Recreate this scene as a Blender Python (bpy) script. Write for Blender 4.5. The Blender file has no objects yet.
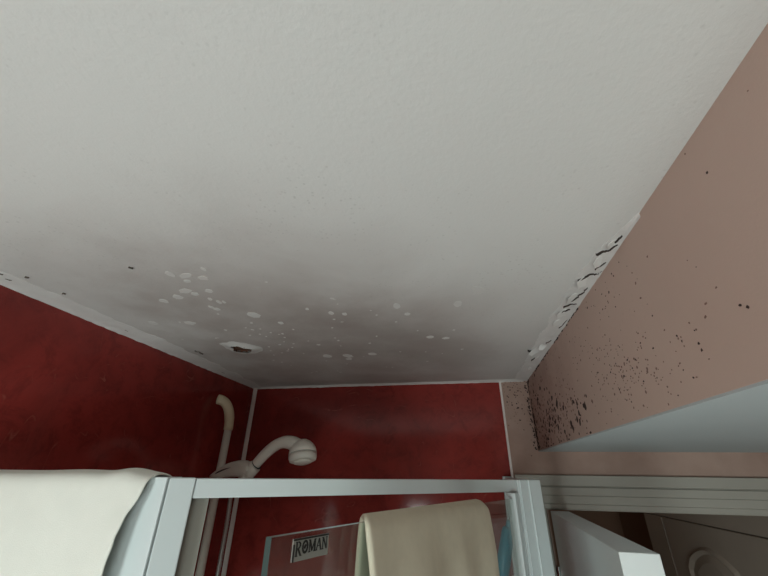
import bpy, bmesh, math, random
from mathutils import Vector, Matrix, noise
random.seed(7)
scn = bpy.context.scene
col = scn.collection

# ---------------------------------------------------------------- camera, world, light, exposure
F_PX = 361.87
YAW, PITCH, ROLL = -0.1980, 0.4729, 0.0149
CAM = Vector((0.9029, -1.5389, 2.06))
fwd = Vector((math.sin(YAW)*math.cos(PITCH), math.cos(YAW)*math.cos(PITCH), math.sin(PITCH)))
rgt = Vector((math.cos(YAW), -math.sin(YAW), 0))
upv = rgt.cross(fwd)
r2 = math.cos(ROLL)*rgt + math.sin(ROLL)*upv
u2 = -math.sin(ROLL)*rgt + math.cos(ROLL)*upv
cd = bpy.data.cameras.new('camera'); cam = bpy.data.objects.new('camera', cd); col.objects.link(cam)
cd.sensor_fit = 'HORIZONTAL'; cd.sensor_width = 36.0; cd.lens = F_PX/768*36.0
cd.clip_start = 0.02; cd.clip_end = 60
cam.matrix_world = Matrix(((r2.x, u2.x, -fwd.x, CAM.x), (r2.y, u2.y, -fwd.y, CAM.y), (r2.z, u2.z, -fwd.z, CAM.z), (0, 0, 0, 1)))
scn.camera = cam

wd = bpy.data.worlds.new('overcast_sky'); scn.world = wd; wd.use_nodes = True
bg = wd.node_tree.nodes['Background']; bg.inputs[0].default_value = (0.62, 0.72, 0.78, 1); bg.inputs[1].default_value = 1.0

WINS = [(0.18, 0.56, 0.90, 1.80), (0.74, 1.40, 0.85, 1.66)]      # a narrow window, then an unseen one added for fill, behind the camera: x0, x1, z0, z1
Y_FRONT = -2.40
for (x0, x1, z0, z1), watts in zip(WINS, (23.0, 16.0)):  # daylight at the narrow window, added fill light at the wider one
    ld = bpy.data.lights.new('window_and_fill_light', 'AREA'); lo = bpy.data.objects.new('window_and_fill_light', ld); col.objects.link(lo)
    ld.shape = 'RECTANGLE'; ld.size = x1-x0; ld.size_y = z1-z0
    ld.energy = watts; ld.color = (0.965, 0.985, 1.0)
    lo.location = ((x0+x1)/2, Y_FRONT-0.09, (z0+z1)/2); lo.rotation_euler = (math.pi/2, 0, 0)

vs = scn.view_settings
vs.view_transform = 'Standard'; vs.look = 'None'; vs.gamma = 1.0; vs.use_curve_mapping = False
vs.exposure = 0.0
scn.display_settings.display_device = 'sRGB'

# ---------------------------------------------------------------- materials
MATS = {}
def new_mat(name):
    m = bpy.data.materials.new(name); m.use_nodes = True; MATS[name] = m
    nt = m.node_tree; b = nt.nodes['Principled BSDF']
    return m, nt, b
def N(nt, t, **kw):
    n = nt.nodes.new(t)
    for k, v in kw.items(): setattr(n, k, v)
    return n
def math_node(nt, op, a, b=None, clamp=False):
    n = N(nt, 'ShaderNodeMath', operation=op, use_clamp=clamp)
    for i, v in enumerate((a, b)):
        if v is None: continue
        if hasattr(v, 'is_linked'): nt.links.new(v, n.inputs[i])
        else: n.inputs[i].default_value = v
    return n.outputs[0]
def smooth(nt, v, a, b, to0=0.0, to1=1.0):
    n = N(nt, 'ShaderNodeMapRange', interpolation_type='SMOOTHSTEP')
    nt.links.new(v, n.inputs[0]); n.inputs[1].default_value = a; n.inputs[2].default_value = b
    n.inputs[3].default_value = to0; n.inputs[4].default_value = to1
    return n.outputs[0]
def mixc(nt, fac, c0, c1):
    n = N(nt, 'ShaderNodeMix', data_type='RGBA')
    if hasattr(fac, 'is_linked'): nt.links.new(fac, n.inputs[0])
    else: n.inputs[0].default_value = fac
    for i, c in ((6, c0), (7, c1)):
        if hasattr(c, 'is_linked'): nt.links.new(c, n.inputs[i])
        else: n.inputs[i].default_value = (*c, 1)
    return n.outputs[2]
def coords(nt):
    g = N(nt, 'ShaderNodeNewGeometry'); s = N(nt, 'ShaderNodeSeparateXYZ'); nt.links.new(g.outputs['Position'], s.inputs[0])
    return g.outputs['Position'], s.outputs
def tex_noise(nt, pos, scale, detail=4, rough=0.55, dist=0.0, vec_scale=None):
    if vec_scale:
        mp = N(nt, 'ShaderNodeMapping'); mp.inputs['Scale'].default_value = vec_scale; nt.links.new(pos, mp.inputs[0]); pos = mp.outputs[0]
    n = N(nt, 'ShaderNodeTexNoise'); n.inputs['Scale'].default_value = scale; n.inputs['Detail'].default_value = detail
    n.inputs['Roughness'].default_value = rough; n.inputs['Distortion'].default_value = dist
    nt.links.new(pos, n.inputs['Vector']); return n.outputs[0]
def bump(nt, b, h, strength, dist):
    n = N(nt, 'ShaderNodeBump'); n.inputs['Strength'].default_value = strength; n.inputs['Distance'].default_value = dist
    nt.links.new(h, n.inputs['Height']); nt.links.new(n.outputs[0], b.inputs['Normal'])
def plain(name, c, rough=0.5, var=0.06, scale=30, bmp=0.0, bscale=300, bdist=0.0005, metal=0.0, spec=None):
    m, nt, b = new_mat(name); pos, _ = coords(nt)
    f = tex_noise(nt, pos, scale)
    nt.links.new(mixc(nt, f, [x*(1-var) for x in c], [min(1, x*(1+var)) for x in c]), b.inputs['Base Color'])
    b.inputs['Roughness'].default_value = rough; b.inputs['Metallic'].default_value = metal
    if spec is not None: b.inputs['Specular IOR Level'].default_value = spec
    if bmp: bump(nt, b, tex_noise(nt, pos, bscale), bmp, bdist)
    return m

# ceiling: white emulsion gone grey-brown with damp above the shower, fine mould specks
m, nt, b = new_mat('ceiling_paint'); pos, s = coords(nt)
n1 = tex_noise(nt, pos, 2.6, 5, 0.6, 0.4); n2 = tex_noise(nt, pos, 7.0, 4, 0.6)
yy = math_node(nt, 'ADD', s[1], math_node(nt, 'MULTIPLY', math_node(nt, 'SUBTRACT', n1, 0.5), 0.55))
yy = math_node(nt, 'SUBTRACT', yy, smooth(nt, s[0], 0.45, 1.05, 0.0, 0.26))    # the damp reaches less far out towards the bulkhead
st = smooth(nt, yy, -1.36, -0.70)
xx = math_node(nt, 'ADD', s[0], math_node(nt, 'MULTIPLY', math_node(nt, 'SUBTRACT', n2, 0.5), 0.25))
st = math_node(nt, 'MULTIPLY', st, smooth(nt, xx, 0.86, 1.12, 1.0, 0.35))
st = math_node(nt, 'MULTIPLY', st, smooth(nt, xx, 0.02, 0.30, 0.45, 1.0))
st = math_node(nt, 'MULTIPLY', st, smooth(nt, n2, 0.2, 0.75, 0.70, 1.0))
c = mixc(nt, st, (0.74, 0.735, 0.715), (0.42, 0.365, 0.34))
# a darker, browner blotch in the middle of the damp
dxx = math_node(nt, 'MULTIPLY', math_node(nt, 'SUBTRACT', xx, 0.72), 2.6)
dyy = math_node(nt, 'MULTIPLY', math_node(nt, 'ADD', yy, 0.66), 3.6)
dd = math_node(nt, 'SQRT', math_node(nt, 'ADD', math_node(nt, 'MULTIPLY', dxx, dxx), math_node(nt, 'MULTIPLY', dyy, dyy)))
c = mixc(nt, smooth(nt, dd, 0.15, 1.15, 0.45, 0.0), c, (0.26, 0.21, 0.19))
v = N(nt, 'ShaderNodeTexVoronoi'); v.inputs['Scale'].default_value = 110; nt.links.new(pos, v.inputs['Vector'])
vm = math_node(nt, 'MULTIPLY', smooth(nt, v.outputs['Distance'], 0.05, 0.30, 1.0, 0.0), smooth(nt, tex_noise(nt, pos, 9, 4, 0.7), 0.42, 0.70))
c = mixc(nt, math_node(nt, 'MULTIPLY', vm, 0.30), c, (0.30, 0.285, 0.27))
nt.links.new(c, b.inputs['Base Color']); b.inputs['Roughness'].default_value = 0.85
bump(nt, b, tex_noise(nt, pos, 130, 5, 0.7), 0.42, 0.0016)

# pink emulsion with mould staining towards the shower corner
m, nt, b = new_mat('pink_paint'); pos, s = coords(nt)
n1 = tex_noise(nt, pos, 3.5, 5, 0.6); n2 = tex_noise(nt, pos, 14, 5, 0.65)
f = math_node(nt, 'ADD', s[1], math_node(nt, 'MULTIPLY', math_node(nt, 'SUBTRACT', n2, 0.5), 0.5))
st = math_node(nt, 'MULTIPLY', smooth(nt, f, -0.85, 0.02), smooth(nt, n1, 0.25, 0.7, 0.5, 1.0))
c = mixc(nt, n1, (0.56, 0.405, 0.34), (0.63, 0.47, 0.40))
c = mixc(nt, math_node(nt, 'MULTIPLY', st, 0.75), c, (0.26, 0.145, 0.11))
v = N(nt, 'ShaderNodeTexVoronoi'); v.inputs['Scale'].default_value = 75; nt.links.new(pos, v.inputs['Vector'])
vm = math_node(nt, 'MULTIPLY', smooth(nt, v.outputs['Distance'], 0.12, 0.24, 1.0, 0.0), smooth(nt, n1, 0.5, 0.68))
vm = math_node(nt, 'MULTIPLY', vm, smooth(nt, s[1], -1.15, -0.6))
c = mixc(nt, math_node(nt, 'MULTIPLY', vm, 0.5), c, (0.14, 0.08, 0.06))
nt.links.new(c, b.inputs['Base Color']); b.inputs['Roughness'].default_value = 0.7
bump(nt, b, tex_noise(nt, pos, 220, 4, 0.6), 0.25, 0.0008)

# red marbled laminate
m, nt, b = new_mat('red_marble_laminate'); pos, s = coords(nt)
n1 = tex_noise(nt, pos, 2.2, 6, 0.62, 0.8); n2 = tex_noise(nt, pos, 17, 8, 0.75, 0.5); n3 = tex_noise(nt, pos, 3.1, 3, 0.5, 1.2)
c = mixc(nt, smooth(nt, n1, 0.28, 0.72), (0.20, 0.026, 0.022), (0.33, 0.042, 0.034))
c = mixc(nt, smooth(nt, n2, 0.42, 0.72, 0.0, 0.65), c, (0.13, 0.016, 0.015))
vein = math_node(nt, 'ABSOLUTE', math_node(nt, 'SUBTRACT', n3, 0.5))
vv = math_node(nt, 'MULTIPLY', smooth(nt, vein, 0.0, 0.006, 1.0, 0.0), smooth(nt, n2, 0.48, 0.66))
c = mixc(nt, math_node(nt, 'MULTIPLY', vv, 0.5), c, (0.48, 0.14, 0.10))
nt.links.new(c, b.inputs['Base Color'])
nt.links.new(smooth(nt, n2, 0.3, 0.7, 0.09, 0.13), b.inputs['Roughness'])
b.inputs['Specular IOR Level'].default_value = 0.35

plain('white_profile', (0.58, 0.625, 0.625), 0.32, 0.02)
plain('grey_seal', (0.27, 0.255, 0.22), 0.5, 0.05)
plain('white_trim', (0.78, 0.70, 0.67), 0.45, 0.08)
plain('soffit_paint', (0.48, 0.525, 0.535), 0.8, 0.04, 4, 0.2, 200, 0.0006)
plain('sealant', (0.74, 0.72, 0.70), 0.75, 0.14, 18, 0.5, 90, 0.002)
plain('paint_flake', (0.80, 0.79, 0.77), 0.8, 0.08, 40)
plain('clean_paint', (0.68, 0.66, 0.635), 0.85, 0.08, 40)
plain('crack_dark', (0.050, 0.036, 0.030), 0.9, 0.2, 60)
plain('crack_brown', (0.11, 0.085, 0.07), 0.9, 0.2, 60)
plain('rust_plaster', (0.10, 0.040, 0.021), 0.9, 0.4, 90, 0.6, 200, 0.001)
plain('mould_black', (0.045, 0.024, 0.020), 0.9, 0.3, 80)
plain('mould_brown', (0.22, 0.13, 0.105), 0.9, 0.3, 80)
plain('white_towel', (0.74, 0.735, 0.67), 0.95, 0.06, 26, 0.35, 900, 0.001, spec=0.1)
plain('cream_towel', (0.57, 0.515, 0.40), 0.95, 0.10, 60, 0.5, 1600, 0.0012, spec=0.1)
plain('shower_plastic', (0.82, 0.78, 0.70), 0.33, 0.05, 20)
plain('cream_plastic', (0.80, 0.69, 0.49), 0.4, 0.06, 20)
plain('dark_gap', (0.02, 0.02, 0.02), 0.8, 0.1)
plain('chrome', (0.62, 0.62, 0.62), 0.18, 0.04, 20, metal=1.0)
plain('hose_metal', (0.55, 0.55, 0.53), 0.38, 0.05, 20, metal=0.8)
plain('teal_plastic', (0.0, 0.24, 0.34), 0.35, 0.08, 40)
plain('gloss_paint', (0.40, 0.38, 0.335), 0.45, 0.05, 12)
plain('door_paint', (0.72, 0.74, 0.73), 0.45, 0.03, 8)
plain('brass_pink', (0.62, 0.46, 0.38), 0.5, 0.05)
plain('wardrobe_paint', (0.50, 0.41, 0.34), 0.42, 0.05, 10)
plain('hall_paint', (0.36, 0.21, 0.14), 0.85, 0.1, 6)
plain('hall_curtain', (0.20, 0.10, 0.07), 0.9, 0.12, 20)
plain('vinyl_floor', (0.72, 0.72, 0.70), 0.5, 0.10, 10)
plain('tray_white', (0.75, 0.76, 0.75), 0.3, 0.03)
plain('badge_plate', (0.36, 0.38, 0.35), 0.35, 0.05, 60, metal=0.6)
plain('badge_ink', (0.010, 0.011, 0.010), 0.5, 0.1)
plain('glass_edge', (0.05, 0.08, 0.075), 0.06, 0.05)
m, nt, b = new_mat('clear_glass'); pos, s = coords(nt)
nt.nodes.remove(b); out = nt.nodes['Material Output']
tr = N(nt, 'ShaderNodeBsdfTransparent'); gl = N(nt, 'ShaderNodeBsdfGlossy'); gl.inputs['Roughness'].default_value = 0.03
df = N(nt, 'ShaderNodeBsdfDiffuse'); df.inputs[0].default_value = (0.6, 0.55, 0.5, 1)
lw = N(nt, 'ShaderNodeLayerWeight'); fres = math_node(nt, 'ADD', math_node(nt, 'MULTIPLY', math_node(nt, 'POWER', lw.outputs['Facing'], 4.5), 0.9), 0.03)
nt.links.new(mixc(nt, tex_noise(nt, pos, 6), (0.88, 0.94, 0.92), (0.93, 0.97, 0.95)), tr.inputs[0])
m1 = N(nt, 'ShaderNodeMixShader'); nt.links.new(smooth(nt, tex_noise(nt, pos, 9, 5), 0.35, 0.8, 0.01, 0.05), m1.inputs[0])   # thin limescale film
nt.links.new(tr.outputs[0], m1.inputs[1]); nt.links.new(df.outputs[0], m1.inputs[2])
m2 = N(nt, 'ShaderNodeMixShader'); nt.links.new(fres, m2.inputs[0]); nt.links.new(m1.outputs[0], m2.inputs[1]); nt.links.new(gl.outputs[0], m2.inputs[2])
nt.links.new(m2.outputs[0], out.inputs[0])

# ---------------------------------------------------------------- helpers
def root_loc(p):
    v = Vector((0, 0, 0))
    while p is not None: v = v + p.location; p = p.parent
    return v
def tag(o, label=None, cat=None, group=None, kind=None):
    if label: o['label'] = label
    if cat: o['category'] = cat
    if group: o['group'] = group
    if kind: o['kind'] = kind
    return o
def empty(name, loc, label, cat, kind=None):
    o = bpy.data.objects.new(name, None); o.empty_display_size = 0.05; col.objects.link(o); o.location = loc
    return tag(o, label, cat, kind=kind)
class MB:
    """collects shapes in world coordinates; build() links them as one mesh object"""
    def __init__(s): s.v = []; s.f = []; s.mi = []
    def add(s, vs_, fs, mi=0):
        k = len(s.v); s.v += [Vector(q) for q in vs_]
        for f in fs: s.f.append([k+i for i in f]); s.mi.append(mi)
        return s
    def box(s, a, c, mi=0):
        (x0, y0, z0), (x1, y1, z1) = a, c
        vs_ = [(x, y, z) for x in (x0, x1) for y in (y0, y1) for z in (z0, z1)]
        return s.add(vs_, [(0,1,3,2), (4,6,7,5), (0,4,5,1), (2,3,7,6), (0,2,6,4), (1,5,7,3)], mi)
    def prism(s, poly, z0, z1, mi=0):
        n = len(poly)
        return s.add([(x, y, z0) for x, y in poly]+[(x, y, z1) for x, y in poly],
                     [tuple(range(n))[::-1], tuple(range(n, 2*n))]+[(i, (i+1) % n, n+(i+1) % n, n+i) for i in range(n)], mi)
    def obox(s, o, ax, ay, lx, ly, z0, z1, mi=0):
        """box in a plan frame: origin o, unit vectors ax, ay, ranges lx, ly"""
        pl = [(o[0]+ax[0]*u+ay[0]*w, o[1]+ax[1]*u+ay[1]*w) for u, w in ((lx[0], ly[0]), (lx[1], ly[0]), (lx[1], ly[1]), (lx[0], ly[1]))]
        return s.prism(pl, z0, z1, mi)
    def tube(s, pts, rad, n=14, mi=0, caps=True, flat=None):
        pts = [Vector(q) for q in pts]; k = len(pts)
        if not hasattr(rad, '__len__'): rad = [rad]*k
        prev = None; rings = []
        for i, q in enumerate(pts):
            t = (pts[min(i+1, k-1)]-pts[max(i-1, 0)]).normalized()
            if prev is None:
                a = Vector((0, 0, 1)) if abs(t.z) < 0.9 else Vector((1, 0, 0)); nx = (a-t*a.dot(t)).normalized()
            else: nx = (prev-t*prev.dot(t)).normalized()
            prev = nx; ny = t.cross(nx)
            rr = rad[i]; ra, rb = (rr if hasattr(rr, '__len__') else (rr, rr))
            rings.append([q+nx*ra*math.cos(2*math.pi*j/n)+ny*rb*math.sin(2*math.pi*j/n) for j in range(n)])
        vs_ = [p for r in rings for p in r]
        fs = [(i*n+j, i*n+(j+1) % n, (i+1)*n+(j+1) % n, (i+1)*n+j) for i in range(k-1) for j in range(n)]
        if caps: fs += [tuple(range(n))[::-1], tuple(range((k-1)*n, k*n))]
        return s.add(vs_, fs, mi)
    def lathe(s, c, axis, prof, n=28, mi=0):
        """prof: (distance along axis, radius)"""
        axis = Vector(axis).normalized(); c = Vector(c)
        a = Vector((0, 0, 1)) if abs(axis.z) < 0.9 else Vector((1, 0, 0)); nx = (a-axis*a.dot(axis)).normalized(); ny = axis.cross(nx)
        k = len(prof); vs_ = [c+axis*h+(nx*math.cos(2*math.pi*j/n)+ny*math.sin(2*math.pi*j/n))*r for h, r in prof for j in range(n)]
        fs = [(i*n+j, i*n+(j+1) % n, (i+1)*n+(j+1) % n, (i+1)*n+j) for i in range(k-1) for j in range(n)]
        fs += [tuple(range(n))[::-1], tuple(range((k-1)*n, k*n))]
        return s.add(vs_, fs, mi)
    def build(s, name, mats, parent=None, smooth_=False, bevel=0.0, auto=False):
        me = bpy.data.meshes.new(name); off = root_loc(parent)
        me.from_pydata([tuple(q-off) for q in s.v], [], s.f)
        bm = bmesh.new(); bm.from_mesh(me); bmesh.ops.recalc_face_normals(bm, faces=bm.faces); bm.to_mesh(me); bm.free()
        for mm in ([mats] if isinstance(mats, str) else mats): me.materials.append(MATS[mm])
        for i, pl in enumerate(me.polygons): pl.material_index = s.mi[i]; pl.use_smooth = smooth_
        o = bpy.data.objects.new(name, me); col.objects.link(o)
        if parent is not None: o.parent = parent
        if bevel:
            md = o.modifiers.new('bevel', 'BEVEL'); md.width = bevel; md.segments = 2; md.limit_method = 'ANGLE'
        return o
def struct(o, label, cat): return tag(o, label, cat, kind='structure')

# ---------------------------------------------------------------- the room
ZC, XB, ZS = 2.40, 1.182, 2.141          # ceiling, bulkhead face, bulkhead underside
XR, YH, XD0, XD1, ZD = 2.25, 2.6, 1.178, 1.945, 1.960
WT = 0.12
struct(MB().box((-WT, Y_FRONT-WT, -0.1), (XR+WT, YH+WT, 0)).build('floor', 'vinyl_floor'), 'pale vinyl floor of the bathroom', 'floor')
ceil = struct(MB().box((-WT, Y_FRONT-WT, ZC), (XR+WT, YH+WT, ZC+0.1)).build('ceiling', 'ceiling_paint'),
              'white painted ceiling with damp stains and flaking paint above the shower', 'ceiling')
wl = struct(MB().box((-WT, Y_FRONT, 0), (-0.008, 0, ZC)).build('wall_left', 'pink_paint'), 'wall clad in dark red shower panel left of the riser pipe', 'wall')
MB().box((-0.008, Y_FRONT, 0), (0, 0, ZC)).build('shower_panel', 'red_marble_laminate', wl)
# back wall, pierced by the doorway
wb = MB()
wb.box((-WT, 0.008, 0), (XD0, 0.11, ZC)); wb.box((XD1, 0.008, 0), (XR, 0.11, ZC)); wb.box((XD0, 0.008, ZD), (XD1, 0.11, ZC))
wb = struct(wb.build('wall_back', 'pink_paint'), 'pink back wall with red shower panel and doorway', 'wall')
XT = 1.078
MB().box((0.0, 0, 0), (XT, 0.008, ZC)).build('shower_panel', 'red_marble_laminate', wb)
tag(MB().box((XT, 0.0, 0), (XB, 0.008, ZC)).box((XB, 0.0, ZD), (XR, 0.008, ZS)).build('painted_plaster', 'pink_paint', wb), 'mould-specked pink plaster')
struct(MB().box((XB, Y_FRONT, ZS), (XR, 0.0, ZC)).build('wall_bulkhead', 'pink_paint'), 'pink boxed-in bulkhead face spotted with black mould near the shower corner', 'wall')
bulk = bpy.data.objects['wall_bulkhead']
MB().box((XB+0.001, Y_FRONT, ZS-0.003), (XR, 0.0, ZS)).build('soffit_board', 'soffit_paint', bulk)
struct(MB().box((XR, Y_FRONT, 0), (XR+WT, 0.11, ZC)).build('wall_right', 'pink_paint'), 'pink wall right of the doorway outside the frame', 'wall')
wf = MB(); xs = -WT
for (x0, x1, z0, z1) in WINS:
    wf.box((xs, Y_FRONT-WT, 0), (x0, Y_FRONT, ZC)); xs = x1
    wf.box((x0, Y_FRONT-WT, 0), (x1, Y_FRONT, z0)); wf.box((x0, Y_FRONT-WT, z1), (x1, Y_FRONT, ZC))
wf.box((xs, Y_FRONT-WT, 0), (XR+WT, Y_FRONT, ZC))
struct(wf.build('wall_front', 'pink_paint'), 'pink wall with a small window and an added fill window behind the camera', 'wall')
for k, ((x0, x1, z0, z1), lab) in enumerate(zip(WINS, ('narrow tall white framed window behind the camera', 'wider unseen window added behind the camera for fill light'))):
    win = empty('window_%d' % (k+1), (x0, Y_FRONT, z0), lab, 'window', 'structure')
    wfm = MB(); t = 0.03
    wfm.box((x0, Y_FRONT-0.07, z0), (x0+t, Y_FRONT-0.02, z1)); wfm.box((x1-t, Y_FRONT-0.07, z0), (x1, Y_FRONT-0.02, z1))
    wfm.box((x0+t, Y_FRONT-0.07, z0), (x1-t, Y_FRONT-0.02, z0+t)); wfm.box((x0+t, Y_FRONT-0.07, z1-t), (x1-t, Y_FRONT-0.02, z1))
    wfm.build('window_frame', 'white_profile', win)
    MB().box((x0+t, Y_FRONT-0.048, z0+t), (x1-t, Y_FRONT-0.042, z1-t)).build('pane', 'clear_glass', win)

# trims of the shower panels
struct(MB().prism([(0, 0), (0.013, 0), (0.013, -0.004), (0.004, -0.013), (0, -0.013)], 0.1, ZC-0.004).build('trim_1', 'white_trim', bevel=0.001),
       'thin white corner trim where the two red shower panels meet', 'trim')
struct(MB().prism([(XT-0.004, 0), (XT+0.004, 0), (XT+0.004, -0.005), (XT-0.004, -0.005)], 0.1, ZC-0.004).build('trim_2', 'white_trim', bevel=0.001),
       'thin pale edge trim between red shower panel and pink strip', 'trim')

# ---------------------------------------------------------------- ceiling edges: filler strips, flakes, cracks, patches, hole
def strip(name, pts_in, edge, axis, z_edge=0.0025, seed=1, step=0.012):
    """ragged band of filler: pts_in = [(along, width)], edge = coordinate of the wall line, axis = running axis"""
    rnd = random.Random(seed); a0, a1 = pts_in[0][0], pts_in[-1][0]; n = int(abs(a1-a0)/step)
    vs_, fs = [], []
    for i in range(n+1):
        a = a0+(a1-a0)*i/n
        for (p, w0), (q, w1) in zip(pts_in, pts_in[1:]):
            if min(p, q)-1e-9 <= a <= max(p, q)+1e-9: w = w0+(w1-w0)*(a-p)/(q-p)
        w *= 1+0.22*noise.noise((a*14, seed, 0))+0.10*(rnd.random()-0.5)
        zz = 0.003*noise.noise((a*30, seed*2, 1))
        prof = [(0.0, 0.006+abs(zz)), (0.25, z_edge+0.001+zz*0.5), (0.7, z_edge*0.8), (1.0, 0.0008), (1.0, -0.001), (0, -0.001)]
        for u, h in prof:
            p = edge+w*u; vs_.append((p, a, ZC-h) if axis == 'y' else (a, p, ZC-h))
    k = 6
    for i in range(n):
        for j in range(k): fs.append((i*k+j, i*k+(j+1) % k, (i+1)*k+(j+1) % k, (i+1)*k+j))
    fs += [tuple(range(k)), tuple(range(n*k, n*k+k))]
    return MB().add(vs_, fs).build(name, 'sealant', ceil, smooth_=False)
strip('filler_strip', [(-2.39, 0.03), (-1.10, 0.050), (-0.95, 0.060), (-0.60, 0.070), (-0.25, 0.06), (-0.003, 0.04)], 0.0, 'y', 0.0025, 3)
strip('filler_strip', [(-1.06, -0.002), (-0.99, -0.020), (-0.90, -0.036), (-0.66, -0.042), (-0.45, -0.046), (-0.2, -0.045), (-0.003, -0.050)], XB, 'y', 0.0022, 5, 0.008)
strip('filler_strip', [(0.012, -0.012), (0.4, -0.016), (0.8, -0.014), (1.17, -0.02)], 0.0, 'x', 0.003, 9)

def blob(mb, c, ra, rb, ang, z0, z1, rnd, n=12, mi=0, jag=0.18):
    ca, sa = math.cos(ang), math.sin(ang); ring = []
    for j in range(n):
        t = 2*math.pi*j/n; r = 1+jag*(rnd.random()*2-1); u, w = ra*r*math.cos(t), rb*r*math.sin(t)
        ring.append((c[0]+u*ca-w*sa, c[1]+u*sa+w*ca))
    mb.prism(ring, z0, z1, mi)
rnd = random.Random(11)
PATCH = [(0.372,-1.015,.0075,.0120),(0.396,-1.003,.0150,.0080),(0.386,-0.983,.0070,.0060),(0.426,-0.989,.0090,.0080),(0.351,-0.943,.0150,.0100),
 (0.363,-0.927,.0086,.0075),(0.315,-0.919,.0112,.0110),(0.269,-0.906,.0100,.0090),(0.402,-0.935,.0086,.0080),(0.449,-1.021,.0045,.0070),
 (0.380,-0.898,.0050,.0070),(0.390,-0.880,.0045,.0080),(0.402,-0.879,.0035,.0070),(0.362,-0.845,.0080,.0080),(0.431,-0.797,.0150,.0160),
 (0.355,-0.858,.0050,.0080),(0.238,-0.774,.0140,.0120),(0.141,-0.790,.0106,.0120),(0.653,-0.768,.0061,.0079),(0.622,-0.779,.0061,.0090),
 (0.494,-0.437,.0130,.0170),(0.563,-0.427,.0150,.0190),(0.557,-0.392,.0110,.0110),(0.646,-0.437,.0130,.0130),(0.784,-0.794,.0091,.0130),
 (0.801,-0.744,.0070,.0090),(0.842,-0.571,.0110,.0100),(0.885,-0.556,.0096,.0085),(0.473,-0.737,.0066,.0087),(0.574,-0.811,.0046,.0060),
 (0.962,-0.846,.0110,.0200),(0.921,-0.783,.0090,.0150)]
for x, y, a, c in PATCH:
    q = MB(); blob(q, (x, y), a, c, rnd.uniform(-0.4, 0.4), ZC-0.0006, ZC+0.002, rnd, 14)
    q.build('clean_patch', 'clean_paint', ceil)
q = MB()
for i in range(70):                                    # lesser pale flecks of the same damp
    x = rnd.gauss(0.50, 0.22); y = rnd.gauss(-0.62, 0.18)
    if 0.1 < x < 1.05 and -1.0 < y < -0.1: blob(q, (x, y), rnd.uniform(.0015, .0045), rnd.uniform(.002, .006), rnd.uniform(0, 3), ZC-0.0004, ZC+0.001, rnd, 7)
tag(q.build('pale_flecks', 'clean_paint', ceil), kind='stuff')

# the blister hole: raised white rim, torn edge, rusty inside
q = MB(); hc = (0.262, -0.560); n = 26; vs_, fs = [], []
rings = [(0.066, -0.0004), (0.048, 0.0012), (0.038, 0.004), (0.030, 0.007)]
for k, (r, h) in enumerate(rings):
    for j in range(n):
        t = 2*math.pi*j/n; rr = r*(1+0.45*noise.noise((math.cos(t)*1.9, math.sin(t)*1.9, k*0.25+5)))*(1.0+(0.16*(rnd.random()-0.5) if k == 3 else 0))
        vs_.append((hc[0]+rr*math.cos(t), hc[1]+rr*math.sin(t)*1.05, ZC-h*(1+0.4*noise.noise((t, k, 3)))+(0.0005 if k == 0 else 0)))
for k in range(3):
    for j in range(n): fs.append((k*n+j, k*n+(j+1) % n, (k+1)*n+(j+1) % n, (k+1)*n+j))
q.add(vs_, fs).build('blister_rim', 'clean_paint', ceil, smooth_=True)
q = MB(); blob(q, hc, 0.030, 0.028, 0, ZC-0.0030, ZC+0.002, rnd, 16, 0, 0.2)
q.build('rusty_hole', 'rust_plaster', ceil)
q = MB()
for (x, y, l, a) in [(0.243, -0.566, .024, 1.5), (0.262, -0.583, .022, 2.7), (0.285, -0.560, .022, 1.2), (0.262, -0.548, .030, 0.1), (0.275, -0.580, .016, 0.6)]:   # torn paint standing down round the hole
    dx, dy = math.cos(a)*l/2, math.sin(a)*l/2; h = rnd.uniform(.008, .015)
    q.add([(x-dx, y-dy, ZC-0.002), (x+dx, y+dy, ZC-0.002), (x+dx*0.7, y+dy*0.7, ZC-h), (x, y, ZC-h*0.6), (x-dx*0.6, y-dy*0.6, ZC-h*1.1)], [(0, 1, 2, 3, 4)])
q.build('torn_edge', 'rust_plaster', ceil)

# paint flakes curling off the bulkhead edge, cracks beside them
def flake(c, l, w, ang, curl, mat='paint_flake', name='paint_flake'):
    ca, sa = math.cos(ang), math.sin(ang); vs_ = []; fs = []; n = 5
    for i in range(n+1):
        t = i/n; h = 0.0015+curl*t*t; u = (t-0.5)*l; ww = w*(1-0.45*t)*(0.85+0.3*rnd.random())
        for sgn in (-1, 1):
            for dz in (0, 0.0012):
                vs_.append((c[0]+u*ca-sgn*ww/2*sa, c[1]+u*sa+sgn*ww/2*ca, ZC-0.001-h-dz+0.0012))
    for i in range(n):
        a = i*4; b_ = a+4
        fs += [(a, a+2, b_+2, b_), (a+1, b_+1, b_+3, a+3), (a, b_, b_+1, a+1), (a+2, a+3, b_+3, b_+2)]
    fs += [(0, 1, 3, 2), (n*4, n*4+2, n*4+3, n*4+1)]
    return MB().add(vs_, fs).build(name, mat, ceil)
for (x, y, l, w, a, cu) in [(1.145, -0.407, .030, .045, 2.6, .012), (1.160, -0.452, .02, .03, 2.2, .010), (1.160, -0.64, .020, .045, 2.9, .007), (1.158, -0.70, .024, .040, 2.9, .009),
                            (1.160, -0.78, .022, .05, 3.0, .008), (1.160, -0.855, .020, .05, 2.8, .008), (1.166, -0.93, .016, .04, 2.7, .007),
                            (1.168, -0.985, .012, .025, 2.9, .006), (1.165, -0.33, .018, .03, 3.3, .006), (1.166, -0.20, .016, .03, 2.9, .005)]:
    flake((x, y), l, w, a, cu)
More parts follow.
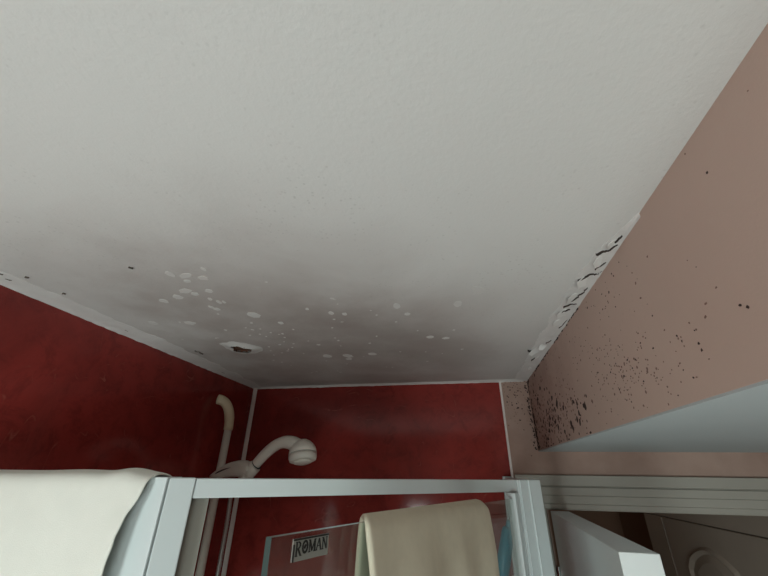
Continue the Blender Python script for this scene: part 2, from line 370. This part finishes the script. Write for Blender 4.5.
CR = [[(1.148, -0.860), (1.158, -0.872), (1.167, -0.884), (1.178, -0.886), (1.181, -0.900)], [(1.160, -0.765), (1.168, -0.785), (1.172, -0.800), (1.176, -0.83)],
      [(1.156, -0.955), (1.165, -0.966), (1.172, -0.966), (1.178, -0.985)], [(1.150, -0.700), (1.160, -0.712), (1.170, -0.72)], [(1.152, -0.735), (1.165, -0.75), (1.176, -0.752)],
      [(1.162, -0.480), (1.170, -0.490), (1.173, -0.505)], [(1.126, -0.410), (1.133, -0.402), (1.142, -0.405)], [(1.172, -0.99), (1.176, -1.01)], [(1.166, -0.905), (1.178, -0.93)],
      [(1.150, -0.30), (1.158, -0.33)], [(1.173, -0.60), (1.178, -0.66)]]
CL = [[(0.040, -1.080), (0.046, -1.066)], [(0.028, -1.055), (0.040, -1.045)], [(0.076, -1.055), (0.082, -1.048)], [(0.078, -0.982), (0.086, -0.972)], [(0.030, -0.765), (0.034, -0.745)],
      [(0.095, -0.560), (0.101, -0.535), (0.103, -0.512), (0.101, -0.495)], [(0.315, -1.053), (0.323, -1.046)], [(0.022, -0.30), (0.028, -0.27)], [(0.018, -0.60), (0.022, -0.57)], [(0.012, -0.95), (0.018, -0.92)]]
def crack(pl, w, hmax, mat='crack_dark'):
    fine = []
    for a_, b_ in zip(pl, pl[1:]):                       # ragged course between the given points
        for i in range(4):
            t = i/4; fine.append((a_[0]+(b_[0]-a_[0])*t+rnd.uniform(-1, 1)*0.0022, a_[1]+(b_[1]-a_[1])*t+rnd.uniform(-1, 1)*0.0028))
    pl = fine+[tuple(pl[-1])]
    q = MB(); vs_, fs = [], []; k = len(pl)
    for i, (x, y) in enumerate(pl):
        t = Vector(pl[min(i+1, k-1)])-Vector(pl[max(i-1, 0)]); nn = Vector((-t.y, t.x)).normalized()*w*(0.5+0.9*rnd.random())*(0.5 if i in (0, k-1) else 1)
        for sgn in (-1, 1):
            for z in (ZC-hmax, ZC+0.001): vs_.append((x+sgn*nn.x, y+sgn*nn.y, z))
    for i in range(k-1):
        a = i*4; b_ = a+4
        fs += [(a, a+2, b_+2, b_), (a+1, b_+1, b_+3, a+3), (a, b_, b_+1, a+1), (a+2, a+3, b_+3, b_+2)]
    fs += [(0, 1, 3, 2), ((k-1)*4, (k-1)*4+2, (k-1)*4+3, (k-1)*4+1)]
    q.add(vs_, fs).build('crack', mat, ceil)
for pl in CR: crack(pl, 0.0006, 0.0056)
for pl in CL: crack([Vector(pl[0]).lerp(Vector(p_), 0.6) for p_ in pl], 0.0008, 0.0034, 'crack_brown')

# mould specks on the pink bulkhead face (x = XB) and on the pink strip of the back wall
def specks(spots, plane, mats_n, parent, name):
    q = MB()
    for (u, z, ru, rz, mi) in spots:
        ring = []; n = 7; sh = rnd.uniform(-0.35, 0.15)
        for j in range(n):
            t = 2*math.pi*j/n; r = 1+0.35*(rnd.random()*2-1); du, dz = ru*r*math.cos(t), rz*r*math.sin(t)
            ring.append((u+du+dz*sh, z+dz))
        out_ = [((XB-0.0005, a, c) if plane == 'x' else (a, -0.0005, c)) for a, c in ring]
        in_ = [((XB+0.0002, a, c) if plane == 'x' else (a, 0.0002, c)) for a, c in ring]
        q.add(out_+in_, [tuple(range(n))]+[(j, (j+1) % n, n+(j+1) % n, n+j) for j in range(n)], mi)
    return tag(q.build(name, mats_n, parent), kind='stuff')
sp = []
BIG = [(-0.630, 2.199, .007, .009), (-0.577, 2.192, .006, .006), (-0.552, 2.182, .006, .007), (-0.393, 2.240, .010, .012), (-0.351, 2.267, .010, .007), (-0.493, 2.177, .008, .007),
       (-0.279, 2.219, .011, .008), (-0.451, 2.222, .007, .006), (-0.215, 2.324, .011, .006), (-0.503, 2.167, .007, .007), (-0.570, 2.172, .005, .008), (-0.148, 2.300, .011, .006),
       (-0.33, 2.20, .009, .006), (-0.36, 2.185, .008, .009), (-0.24, 2.185, .011, .007), (-0.20, 2.165, .013, .006), (-0.42, 2.165, .007, .005)]
for u, z, a, c in BIG: sp.append((u, z, a, c, 0))
def scatter(n, cu, cz, su, sz, smin, smax, pb):
    for i in range(n):
        u = rnd.gauss(cu, su); z = rnd.gauss(cz, sz)
        if ZS+0.004 < z < ZC-0.004 and -1.5 < u < -0.012:
            k = rnd.uniform(smin, smax)*(1 if rnd.random() < 0.8 else 1.5); sp.append((u, z, k*rnd.uniform(0.8, 1.5), k*rnd.uniform(0.8, 1.3), 0 if rnd.random() < pb else 1))
scatter(150, -0.20, 2.20, 0.12, 0.045, .0018, .0046, 0.55)
scatter(120, -0.43, 2.195, 0.12, 0.035, .0014, .0034, 0.4)
scatter(80, -0.10, 2.30, 0.10, 0.06, .0014, .0036, 0.45)
scatter(70, -0.82, 2.255, 0.07, 0.035, .0006, .0015, 0.25)
scatter(90, -0.86, 2.20, 0.07, 0.028, .0006, .0014, 0.15)
scatter(60, -0.98, 2.20, 0.07, 0.03, .0006, .0013, 0.25)
scatter(50, -0.60, 2.30, 0.15, 0.05, .0007, .0018, 0.25)
scatter(30, -0.85, 2.34, 0.12, 0.04, .0006, .0012, 0.3)
scatter(16, -1.10, 2.24, 0.12, 0.06, .0005, .0011, 0.4)
for u, z in [(-0.928, 2.373), (-0.932, 2.366), (-1.077, 2.19), (-1.156, 2.211), (-1.193, 2.349), (-1.076, 2.198)]: sp.append((u, z, .0017, .0016, 0))
for i in range(70): sp.append((-abs(rnd.gauss(0, 0.018))-0.006, rnd.uniform(ZS+0.006, ZC-0.01), rnd.uniform(.003, .009), rnd.uniform(.003, .008), 0))   # along the corner
for i in range(60): sp.append((rnd.uniform(-0.75, -0.01), ZC-0.004-abs(rnd.gauss(0, .004)), rnd.uniform(.004, .012), rnd.uniform(.001, .003), 0))        # under the ceiling edge
for i in range(14): sp.append((rnd.uniform(-0.75, -0.02), ZS+0.003+abs(rnd.gauss(0, .002)), rnd.uniform(.004, .010), rnd.uniform(.001, .002), 0))
specks(sp, 'x', ['mould_black', 'mould_brown'], bulk, 'mould_specks')
sp = [(x, z, rnd.uniform(.0018, .004), rnd.uniform(.002, .004), 0) for x, z in [(1.099, 2.339), (1.129, 2.342), (1.113, 2.304), (1.096, 2.316), (1.133, 2.293), (1.134, 2.248), (1.143, 2.213), (1.113, 2.362)]]
for i in range(90):
    x = rnd.uniform(XT+0.008, XB-0.002); z = ZC-0.004-abs(rnd.gauss(0, 0.09))
    if z > 2.1: sp.append((x, z, rnd.uniform(.0010, .0028), rnd.uniform(.001, .0028), 0 if rnd.random() < 0.45 else 1))
for i in range(45): sp.append((XB-0.003-abs(rnd.gauss(0, .005)), rnd.uniform(ZS, ZC-0.01), rnd.uniform(.001, .003), rnd.uniform(.002, .006), 0))
specks(sp, 'y', ['mould_black', 'mould_brown'], wb, 'mould_specks')

# ---------------------------------------------------------------- doorway: architrave, open door, hall beyond
arch = MB()
def casing_section(mb, x0_, x1_):
    for (a, c, d) in [(2.029, 2.062, 0.014), (2.025, 2.029, 0.010), (2.000, 2.025, 0.015), (1.975, 2.000, 0.0165), (ZD, 1.975, 0.0155)]:
        mb.box((x0_, -d, a), (x1_, 0.0, c))
arch = struct(MB().box((XD0-0.0, -0.001, ZD-0.004), (XD1, 0.11, ZD)).build('trim_3', 'gloss_paint'), 'dull grey-white moulded architrave over the doorway', 'trim')
q = MB(); casing_section(q, 1.086, XR-0.16); q.build('head_casing', 'gloss_paint', arch, bevel=0.0018)
q = MB(); q.box((XD0-0.09, -0.016, 0), (XD0-0.004, 0, ZD)); q.build('side_casing', 'gloss_paint', arch, bevel=0.003)
q = MB(); q.box((XD1+0.004, -0.016, 0), (XD1+0.09, 0, ZD)); q.build('side_casing', 'gloss_paint', arch, bevel=0.003)
q = MB(); q.box((XD0-0.004, 0.0, 0), (XD0, 0.11, ZD-0.004)).box((XD1, 0.0, 0), (XD1+0.004, 0.11, ZD-0.004)); q.build('door_lining', 'gloss_paint', arch)

d1 = empty('door_1', (1.19, -0.01, 0), 'white bathroom door swung open towards the camera beside the shower', 'door', 'structure')
dax = Vector((1.133-1.186, -0.776-0.03)).normalized(); day = Vector((-dax.y, dax.x))
MB().obox((1.186, -0.018), dax, day, (0.0, 0.762), (0.0, 0.058), 0.01, 1.954).build('leaf', 'door_paint', d1, bevel=0.0015)
for zz in (1.70, 0.25):
    q = MB(); q.tube([(1.182, -0.013, zz), (1.182, -0.013, zz+0.1)], 0.006, 10); q.build('hinge', 'chrome', d1)
q = MB(); hp = Vector((1.186, -0.018))+dax*0.70
for sg in (1, -1):
    base = hp+day*(0.058 if sg > 0 else 0.0); o2 = day*sg
    q.tube([(base.x, base.y, 1.0), (base.x+o2.x*0.05, base.y+o2.y*0.05, 1.0), (base.x+o2.x*0.055-dax.x*0.03, base.y+o2.y*0.055-dax.y*0.03, 1.0), (base.x+o2.x*0.05-dax.x*0.11, base.y+o2.y*0.05-dax.y*0.11, 0.997)], [0.010, 0.010, 0.010, 0.008], 10)
q.build('lever_handle', 'chrome', d1, smooth_=True)

struct(MB().box((XD0-0.45, YH, 0), (XR, YH+WT, ZC)).build('wall_hall_end', 'hall_paint'), 'dark brown end wall of the hall seen through the doorway', 'wall')
struct(MB().box((XD0-0.45-WT, 0.11, 0), (XD0-0.45, YH, ZC)).build('wall_hall_left', 'hall_paint'), 'dark brown side wall of the hall behind the bathroom wall', 'wall')
struct(MB().box((XR, 0.11, 0), (XR+WT, YH, ZC)).build('wall_hall_right', 'hall_paint'), 'hall wall behind the built-in wardrobe', 'wall')
# built-in wardrobe along the hall, arched raised panels in its doors
XW, YW0, YW1, ZW = 1.95, 0.14, 1.26, 1.869
wr = empty('hall_wardrobe', (XW, YW0, 0), 'brown-grey wardrobe with arched door panels in the dim hall', 'wardrobe')
q = MB(); q.box((XW+0.022, YW0, 0), (XR-0.002, YW1, ZC-0.002)); q.build('body', 'dark_gap', wr)
MB().box((XW, YW0, ZW+0.004), (XW+0.022, YW1, ZC-0.002)).build('top_panel', 'wardrobe_paint', wr)
def wardrobe_door(ya, yb, cy=None):
    d = MB().box((XW, ya, 0.05), (XW+0.021, yb, ZW)).build('door', 'wardrobe_paint', wr, bevel=0.003)
    cy = cy or (ya+yb)/2; hw = 0.2145
    def outline(k):
        pts = [(cy-hw+k, 0.95+k), (cy+hw-k, 0.95+k)]
        for i in range(21):
            t = i/20; y = cy+(hw-k)*(1-2*t); e = abs(1-2*t)
            pts.append((y, 1.785-k-0.075*e**1.7-(0.02*max(0, e-0.8)/0.2)))
        return pts
    o0, o1, o2, o3 = outline(0), outline(0.014), outline(0.028), outline(0.060)
    n = len(o0); vs_ = []
    for o, x in ((o0, XW+0.001), (o1, XW-0.012), (o2, XW+0.0008), (o3, XW-0.010)): vs_ += [(x, y, z) for y, z in o]
    fs = [(k*n+j, k*n+(j+1) % n, (k+1)*n+(j+1) % n, (k+1)*n+j) for k in range(3) for j in range(n)]+[tuple(range(3*n, 4*n))]
    MB().add(vs_, fs).build('arched_panel', 'wardrobe_paint', d)
wardrobe_door(0.144, 1.038, 0.668)
MB().box((XW, 1.042, 0.05), (XW+0.021, YW1, ZW)).build('filler_panel', 'wardrobe_paint', wr, bevel=0.002)

# ---------------------------------------------------------------- shower: tray, enclosure
R = Vector((1.075, -0.552)); dv = Vector((-0.70711, -0.70711)); nv = Vector((-0.70711, 0.70711)); SL = 0.755
Lc = R+dv*SL
ZT0, ZT1, ZB = 2.028, 2.0515, 0.16
trayp = [(0.002, -0.002), (0.002, Lc.y-0.02), (Lc.x+0.01, Lc.y-0.02), (R.x+0.02, R.y-0.01), (R.x+0.02, -0.002)]
sct = tag(MB().prism(trayp, 0.0, ZB).build('shower_tray', 'tray_white', bevel=0.01), 'white pentagonal shower tray under the enclosure', 'shower tray')
en = empty('shower_enclosure', (0.6, -0.5, ZB), 'white framed corner shower enclosure with angled glass door', 'shower enclosure')
def P(s, d): v = R+dv*s+nv*d; return (v.x, v.y)
B = P(0.08, 0); C = P(0.08, 0.035)
q = MB(); q.prism([tuple(R), B, C, (1.045, -0.5326), (1.045, -0.49), (1.075, -0.49)], ZB, ZT1); q.build('corner_post', 'white_profile', en, bevel=0.0025)
q = MB()
for s0 in (0.043, 0.0735):
    q.obox(R, dv, nv, (s0-0.0014, s0+0.0014), (-0.0026, 0.002), ZB, ZT1-0.0005)
q.build('post_bead', 'white_profile', en, bevel=0.001)
Bl, Cl = P(0.724, 0), P(0.724, 0.035)
q = MB(); q.prism([tuple(Lc), (Lc.x-0.0008, Lc.y+0.031), Cl, Bl], ZB, ZT1); q.build('corner_post', 'white_profile', en, bevel=0.0015)
q = MB(); q.box((0.455, Lc.y, ZB), (Lc.x-0.0036, Lc.y+0.030, ZT1+0.0005)); q.build('panel_post', 'white_profile', en, bevel=0.0015)
q = MB(); q.obox(R, dv, nv, (0.700, 0.7235), (0.018, 0.036), ZB, ZT0-0.001); q.build('seal_strip', 'grey_seal', en)
q = MB(); q.obox(R, dv, nv, (0.081, 0.7235), (0.002, 0.032), ZT0, ZT1-0.0008); q.build('top_rail', 'white_profile', en, bevel=0.0012)
q = MB(); q.obox(R, dv, nv, (0.081, 0.7235), (0.002, 0.032), ZB, ZB+0.022); q.build('sill_rail', 'white_profile', en, bevel=0.0012)
# left fixed panel
q = MB(); q.box((0.034, Lc.y+0.001, ZT0), (0.4545, Lc.y+0.029, ZT1-0.0008)); q.build('top_rail', 'white_profile', en, bevel=0.0012)
q = MB(); q.box((0.034, Lc.y+0.001, ZB), (0.4545, Lc.y+0.029, ZB+0.03)); q.build('sill_rail', 'white_profile', en, bevel=0.0012)
q = MB(); q.box((0.001, Lc.y, ZB), (0.0335, Lc.y+0.03, ZT1)); q.build('wall_profile', 'white_profile', en, bevel=0.0015)
def glass(name, o, ax, ay, lx, th, za, zb, parent):
    g = MB()
    g.obox(o, ax, ay, lx, (0, th), za, zb)
    ob = g.build(name, ['clear_glass', 'glass_edge'], parent)
    for pl in ob.data.polygons:                             # polished edges show the green of the glass
        nrm = Vector((pl.normal.x, pl.normal.y)); pl.material_index = 0 if abs(nrm.dot(Vector(ay))) > 0.7 else 1
    return ob
glass('glass_pane', (0.034, Lc.y+0.012), Vector((1, 0)), Vector((0, 1)), (0, 0.42), 0.006, ZB+0.03, ZT0, en)
# right fixed panel, end on to the camera
q = MB(); q.box((1.047, -0.489, ZT0), (1.073, -0.031, ZT1-0.0008)); q.build('top_rail', 'white_profile', en, bevel=0.0012)
q = MB(); q.box((1.047, -0.489, ZB), (1.073, -0.031, ZB+0.03)); q.build('sill_rail', 'white_profile', en, bevel=0.0012)
q = MB(); q.box((1.042, -0.030, ZB), (1.073, -0.0055, ZT1+0.004)); q.build('wall_profile', 'white_profile', en, bevel=0.0015)
glass('glass_pane', (1.056, -0.489), Vector((0, 1)), Vector((1, 0)), (0, 0.458), 0.006, ZB+0.03, ZT0, en)
# pivot door standing open
P0 = Vector((1.000, -0.625)); P1 = Vector((0.757, -1.240)); de = (P1-P0).normalized(); dn = Vector((-de.y, de.x))
if dn.dot(Vector((CAM.x, CAM.y))-P0) < 0: dn = -dn
ZG = 2.0170
sd = glass('shower_door', P0, de, dn, (0.012, 0.6612), 0.006, ZB+0.03, ZG, en)
q = MB(); q.obox(P0, de, dn, (-0.012, 0.014), (-0.006, 0.012), ZB+0.023, ZG+0.010); q.build('hinge_profile', 'white_profile', sd, bevel=0.002)
q = MB(); q.obox(P0, de, dn, (0.55, 0.58), (0.006, 0.040), 1.10, 1.13).obox(P0, de, dn, (0.55, 0.58), (0.006, 0.040), 1.30, 1.33).obox(P0, de, dn, (0.555, 0.575), (0.034, 0.048), 1.07, 1.36)
q.build('door_handle', 'chrome', sd, bevel=0.003)
# maker's badge stuck to the glass
BU0, BU1, BZ0, BZ1 = 0.6395, 0.5985, 1.9992, 2.0138
def bp(u, z, off): v = P0+de*u+dn*off; return (v.x, v.y, z)
q = MB(); bw = abs(BU1-BU0); bh = BZ1-BZ0
def bplate(mb, u0, u1, z0_, z1_, a, c, mi=0):
    vs_ = [bp(u, z, o) for o in (a, c) for u, z in ((u0, z0_), (u1, z0_), (u1, z1_), (u0, z1_))]
    mb.add(vs_, [(0, 1, 2, 3), (4, 7, 6, 5), (0, 4, 5, 1), (1, 5, 6, 2), (2, 6, 7, 3), (3, 7, 4, 0)], mi)
bplate(q, BU0, BU1, BZ0, BZ1, 0.0061, 0.0074)
badge = q.build('badge', 'badge_plate', sd)
# letters as strokes in a 0..1 cell: (x0, y0, x1, y1, half width)
def ring(cx, cy, rx, ry, w, n=16): return [(cx+rx*math.cos(2*math.pi*i/n), cy+ry*math.sin(2*math.pi*i/n), cx+rx*math.cos(2*math.pi*(i+1)/n), cy+ry*math.sin(2*math.pi*(i+1)/n), w) for i in range(n)]
T_, t_, e_ = 0.085, 0.04, 0.03
LET = {
 'R': [(.22, 0, .22, 1, T_), (.05, .02, .40, .02, e_), (.05, .98, .5, .98, e_), (.5, .97, .72, .88, .06), (.72, .88, .74, .66, T_), (.74, .66, .5, .52, .06), (.5, .52, .22, .51, e_), (.45, .5, .85, .03, T_), (.78, .02, 1.0, .02, e_)],
 'O': ring(.5, .5, .40, .46, .10)+[(.40, .35, .62, .68, .10), (.35, .45, .5, .6, .07)],
 'M': [(.14, 0, .14, 1, t_), (.0, .02, .28, .02, e_), (.0, .98, .2, .98, e_), (.16, .98, .5, .08, T_), (.5, .08, .84, .98, t_), (.86, 0, .86, 1, T_), (.72, .02, 1.0, .02, e_), (.8, .98, 1.0, .98, e_)],
 'A': [(.12, .02, .5, .98, t_), (.5, .98, .86, .02, T_), (.25, .36, .72, .36, e_), (.0, .02, .26, .02, e_), (.72, .02, 1.0, .02, e_)],
 'N': [(.16, 0, .16, 1, t_), (.02, .02, .30, .02, e_), (.02, .98, .22, .98, e_), (.18, .98, .84, .03, T_), (.84, 0, .84, 1, t_), (.70, .98, .98, .98, e_)]}
q = MB(); cell = [('R', .05, .23), ('O', .235, .40), ('M', .41, .62), ('A', .62, .80), ('N', .80, .97)]
for ch, a, c in cell:
    wch = c-a; zlo, zhi = (0.30, 0.86) if ch != 'R' else (0.22, 0.86)
    for (xa, ya, xb, yb, hw) in LET[ch]:
        A = Vector(((a+xa*wch)*bw, (zlo+ya*(zhi-zlo))*bh)); Bv = Vector(((a+xb*wch)*bw, (zlo+yb*(zhi-zlo))*bh))
        t = (Bv-A); t = t.normalized() if t.length > 1e-9 else Vector((1, 0)); nn = Vector((-t.y, t.x))*hw*wch*bw*1.15
        quad = [A-nn, Bv-nn, Bv+nn, A+nn]
        sgn = -1 if BU0 > BU1 else 1
        vs_ = [bp(BU0+sgn*p_.x, BZ0+p_.y, o) for o in (0.0072, 0.0078) for p_ in quad]
        q.add(vs_, [(0, 1, 2, 3), (4, 7, 6, 5), (0, 4, 5, 1), (1, 5, 6, 2), (2, 6, 7, 3), (3, 7, 4, 0)])
bplate(q, BU0, BU0-0.0014, BZ0, BZ1-0.0035, 0.0072, 0.0078)       # dark bar down the left edge of the badge
bplate(q, BU0, BU1, BZ1-0.0012, BZ1, 0.0072, 0.0078)
q.build('badge_lettering', 'badge_ink', sd)

# ---------------------------------------------------------------- riser rail, hand shower
RX, RY = 0.052, -0.228
rs = empty('shower_riser_rail', (RX, RY, 1.05), 'cream white shower riser pipe with bent top bracket on red wall', 'shower rail')
q = MB(); q.tube([(RX, RY, 1.06), (RX, RY, 2.215)], 0.0135, 16); q.build('riser_pipe', 'shower_plastic', rs, smooth_=True)
def bez(p0, p1, p2, p3, n):
    p0, p1, p2, p3 = map(Vector, (p0, p1, p2, p3))
    return [p0*(1-t)**3+3*p1*t*(1-t)**2+3*p2*t*t*(1-t)+p3*t**3 for t in [i/n for i in range(n+1)]]
pts = bez((RX, RY, 2.200), (RX+0.001, RY-0.004, 2.262), (RX-0.010, RY-0.020, 2.300), (0.006, RY-0.034, 2.303), 14)
q = MB(); q.tube(pts, [0.0165]*3+[0.0175]*9+[0.018, 0.018, 0.018], 18); q.build('top_bracket', 'cream_plastic', rs, smooth_=True)
q = MB(); q.tube([(RX, RY, 2.196), (RX, RY, 2.201)], 0.0158, 18); q.build('collar', 'cream_plastic', rs)
pts = bez((RX, RY, 1.07), (RX, RY, 1.0), (RX-0.004, RY-0.02, 0.965), (0.001, RY-0.03, 0.975), 12)
q = MB(); q.tube(pts, 0.0155, 16); q.build('bottom_bracket', 'cream_plastic', rs, smooth_=True)
# slider: a leaf-shaped arm from the pipe to the handle clip
SA, SB = Vector((RX-0.028, RY-0.002, 2.040)), Vector((0.196, -0.262, 2.066))
q = MB(); pts = []; rad = []
for i in range(19):
    t = i/18; p_ = SA.lerp(SB, t)+Vector((0, 0, 0.012*math.sin(math.pi*t)))
    pts.append(p_); rad.append((0.005+0.021*math.sin(math.pi*min(1, t*0.62+0.04))**0.9*(1 if t < 0.86 else 1-0.9*(t-0.86)/0.14*0.4), 0.006+0.022*math.sin(math.pi*min(1, t*0.58+0.05))))
q.tube(pts, rad, 18)
sl = q.build('slider', 'shower_plastic', rs, smooth_=True)
q = MB(); pts = [SA.lerp(SB, t)+Vector((0.0, -0.0255*math.sin(math.pi*min(1, t*0.58+0.05))-0.003, 0.012*math.sin(math.pi*t)+0.006*t)) for t in [0.06+0.5*i/8 for i in range(9)]]
q.tube(pts, [0.0005, .0018, .0026, .003, .003, .0026, .002, .0012, .0004], 8); q.build('slot', 'dark_gap', sl)
q = MB(); cl = Vector((0.190, -0.262, 2.062)); ha = Vector((0.72, -0.10, 0.68)).normalized()
q.lathe(cl-ha*0.014, ha, [(0, 0.020), (0.004, 0.0235), (0.034, 0.0225), (0.038, 0.019)], 20); q.build('clip', 'shower_plastic', sl, smooth_=True)

hs = empty('hand_shower', (0.190, -0.262, 2.06), 'cream white hand shower head arching out of its slider bracket', 'shower head')
H0 = cl+ha*0.010
pts = bez(H0-ha*0.05, H0+ha*0.055, (0.285, -0.283, 2.188), (0.374, -0.292, 2.132), 22)
rad = [0.0140+0.0040*math.sin(math.pi*min(1, i/22*0.9)) if i < 15 else 0.0175+0.007*((i-14)/8) for i in range(23)]
q = MB(); q.tube(pts, rad, 18); q.build('handle', 'shower_plastic', hs, smooth_=True)
q = MB(); q.tube([H0+ha*0.016, H0+ha*0.018], 0.0190, 18); q.build('seam', 'dark_gap', hs)
hax = Vector((0.18, -0.16, -0.97)).normalized(); hcn = Vector((0.386, -0.293, 2.114))
q = MB(); q.lathe(hcn-hax*0.046, hax, [(0.000, 0.006), (0.003, 0.016), (0.009, 0.026), (0.018, 0.035), (0.030, 0.0425), (0.046, 0.0462)], 32); q.build('head', 'shower_plastic', hs, smooth_=True)
q = MB(); q.lathe(hcn, hax, [(0.0, 0.0445), (0.0016, 0.0445)], 32); q.build('dark_ring', 'dark_gap', hs)
q = MB(); q.lathe(hcn+hax*0.0016, hax, [(0.0, 0.0462), (0.012, 0.0455), (0.020, 0.043), (0.022, 0.038)], 32); q.build('spray_ring', 'shower_plastic', hs, smooth_=True)
q = MB(); q.lathe(hcn+hax*0.0232, hax, [(0.0, 0.030), (0.005, 0.029), (0.008, 0.020)], 28); q.build('spray_plate', 'shower_plastic', hs, smooth_=True)
# corrugated chrome hose
hp0 = H0-ha*0.045
path = bez(hp0, hp0-ha*0.07, (0.130, -0.255, 2.01), (0.130, -0.252, 1.90), 60)+[Vector((0.130, -0.252, 1.90-0.004*i)) for i in range(1, 150)]
q = MB(); rad = [0.0076 if i % 2 else 0.0058 for i in range(len(path))]
q.tube(path, rad, 10); q.build('hose', 'hose_metal', hs, smooth_=True)

# ---------------------------------------------------------------- towels
def cloth(name, f, nu, nv_, mat, thick, label):
    vs_ = [f(i/nu, j/nv_) for j in range(nv_+1) for i in range(nu+1)]
    fs = [(j*(nu+1)+i, j*(nu+1)+i+1, (j+1)*(nu+1)+i+1, (j+1)*(nu+1)+i) for j in range(nv_) for i in range(nu)]
    o = MB().add(vs_, fs).build(name, mat, None, smooth_=True)
    s_ = o.modifiers.new('thickness', 'SOLIDIFY'); s_.thickness = thick; s_.offset = 0
    s2 = o.modifiers.new('smooth', 'SUBSURF'); s2.levels = 1; s2.render_levels = 1
    return tag(o, label, 'towel')
def drape(v, back, front, gap, ztop, L):
    """position across a bar: v in 0..1 from the back hem over the top to the front hem -> (offset, z, arc from the top)"""
    Lb, Lf = L; arc = math.pi*gap; tot = Lb+arc+Lf; s_ = v*tot
    if s_ < Lb: return back, ztop-gap-(Lb-s_), -(Lb-s_)
    if s_ < Lb+arc:
        a = (s_-Lb)/gap; mid = (back+front)/2; hw = (front-back)/2
        return mid-hw*math.cos(a), ztop-gap+gap*max(0.0, math.sin(a))**0.55, 0.0
    return front, ztop-gap-(s_-Lb-arc), s_-Lb-arc
def towel_white(u, v):
    off, z, d = drape(v, 0.0, 1.0, 0.023, 2.0562, (0.22, 0.52))
    y = (Lc.y+0.030+0.010)*(1-off)+(Lc.y-0.014)*off
    if d > 0: xr = 0.520-0.013*(1-math.exp(-d/0.024))-0.02*d+0.0015*math.sin(d*420)
    else: xr = 0.520+0.08*d
    xl = 0.06; x = xl+(xr-xl)*u
    w = noise.noise((x*5, z*4, 2.1)); w2 = noise.noise((x*14, z*9, 7.3))
    amp = min(1, max(0, d)/0.10)
    y -= (0.005+0.006*w+0.003*w2)*amp if d >= 0 else 0
    if d > 0: y -= 0.007*max(0, (u-0.80)/0.20)**1.5*min(1, d/0.03)
    if abs(d) < 0.02 or d == 0:
        z += 0.0045*math.exp(-((x-0.478)/0.022)**2)+0.0020*math.exp(-((x-0.405)/0.05)**2)-0.0010*max(0, (x-0.505)/0.015)
    return (x, y, z)
cloth('bath_towel', towel_white, 70, 90, 'white_towel', 0.003, 'white bath towel draped over the left shower panel')
def towel_cream(u, v):
    off, z, d = drape(v, 0.0, 1.0, 0.0085, 2.0225, (0.40, 0.46))
    o = -0.0075*(1-off)+0.0135*off
    if d > 0 or off > 0.5: ul, ur = 0.5520-0.085*max(0, min(d, 0.1)), 0.2005-0.02*min(d, 0.12)
    else: ul, ur = 0.5330+0.0*min(-d, 0.1), 0.2005
    if d == 0: ul = 0.5330*(1-off)+0.5520*off
    uu = ul+(ur-ul)*u
    z -= 0.010*max(0, (u-0.93)/0.07)**2 if abs(d) < 0.004 else 0
    amp = min(1, abs(d)/0.06)
    o += (0.0025*(1+math.sin(uu*60+2*noise.noise((uu*6, z*3, 1))))+0.005*(1+noise.noise((uu*11, z*5, 4))))*amp*(1.0 if d > 0 else -0.5)
    p_ = P0+de*uu+dn*o
    return (p_.x, p_.y, z)
cloth('hand_towel', towel_cream, 60, 90, 'cream_towel', 0.0065, 'cream hand towel hung over the open glass shower door')

# ---------------------------------------------------------------- teal tube hanging inside the shower
tt = empty('wash_bottle', (0.984, -0.29, 1.80), 'teal plastic bottle hanging inside the right shower panel', 'bottle')
A, Bv = Vector((1.0165, -0.300, 1.932)), Vector((0.984, -0.300, 1.822)); ax = (Bv-A).normalized()
q = MB(); q.lathe(A, ax, [(0.0, 0.008), (0.003, 0.0145), (0.012, 0.0165), (0.085, 0.0180), (0.110, 0.0175), (0.116, 0.013)], 22); q.build('body', 'teal_plastic', tt, smooth_=True)
q = MB(); q.lathe(A-ax*0.016, ax, [(0.0, 0.006), (0.004, 0.008), (0.016, 0.008)], 18); q.build('cap', 'teal_plastic', tt, smooth_=True)
q = MB(); q.tube(bez(A-ax*0.014, A-ax*0.03, (1.036, -0.3, 1.985), (1.050, -0.300, 1.985), 12), 0.0022, 8); q.lathe((1.0555, -0.3, 1.985), (-1, 0, 0), [(0, 0.013), (0.003, 0.012), (0.006, 0.006)], 16)
q.build('suction_hook', 'chrome', tt, smooth_=True)

# ---------------------------------------------------------------- unseen lamp added to brighten the hall
hl = empty('hall_fill_lamp', (1.30, 1.20, ZC-0.09), 'unseen round lamp added to brighten the hall beyond the doorway', 'lamp')
q = MB(); q.lathe((1.30, 1.20, ZC), (0, 0, -1), [(0.0, 0.10), (0.02, 0.10), (0.022, 0.09)], 24); q.build('fill_lamp_base', 'white_profile', hl)
m, nt, b = new_mat('fill_lamp_glow'); pos, _ = coords(nt)
nt.links.new(mixc(nt, tex_noise(nt, pos, 8), (0.9, 0.85, 0.75), (0.95, 0.9, 0.8)), b.inputs['Base Color'])
b.inputs['Emission Color'].default_value = (1.0, 0.78, 0.58, 1); b.inputs['Emission Strength'].default_value = 2.2
q = MB(); q.lathe((1.30, 1.20, ZC-0.022), (0, 0, -1), [(0.0, 0.088), (0.02, 0.084), (0.045, 0.065), (0.06, 0.035), (0.064, 0.008)], 24); q.build('fill_lamp_shade', 'fill_lamp_glow', hl, smooth_=True)
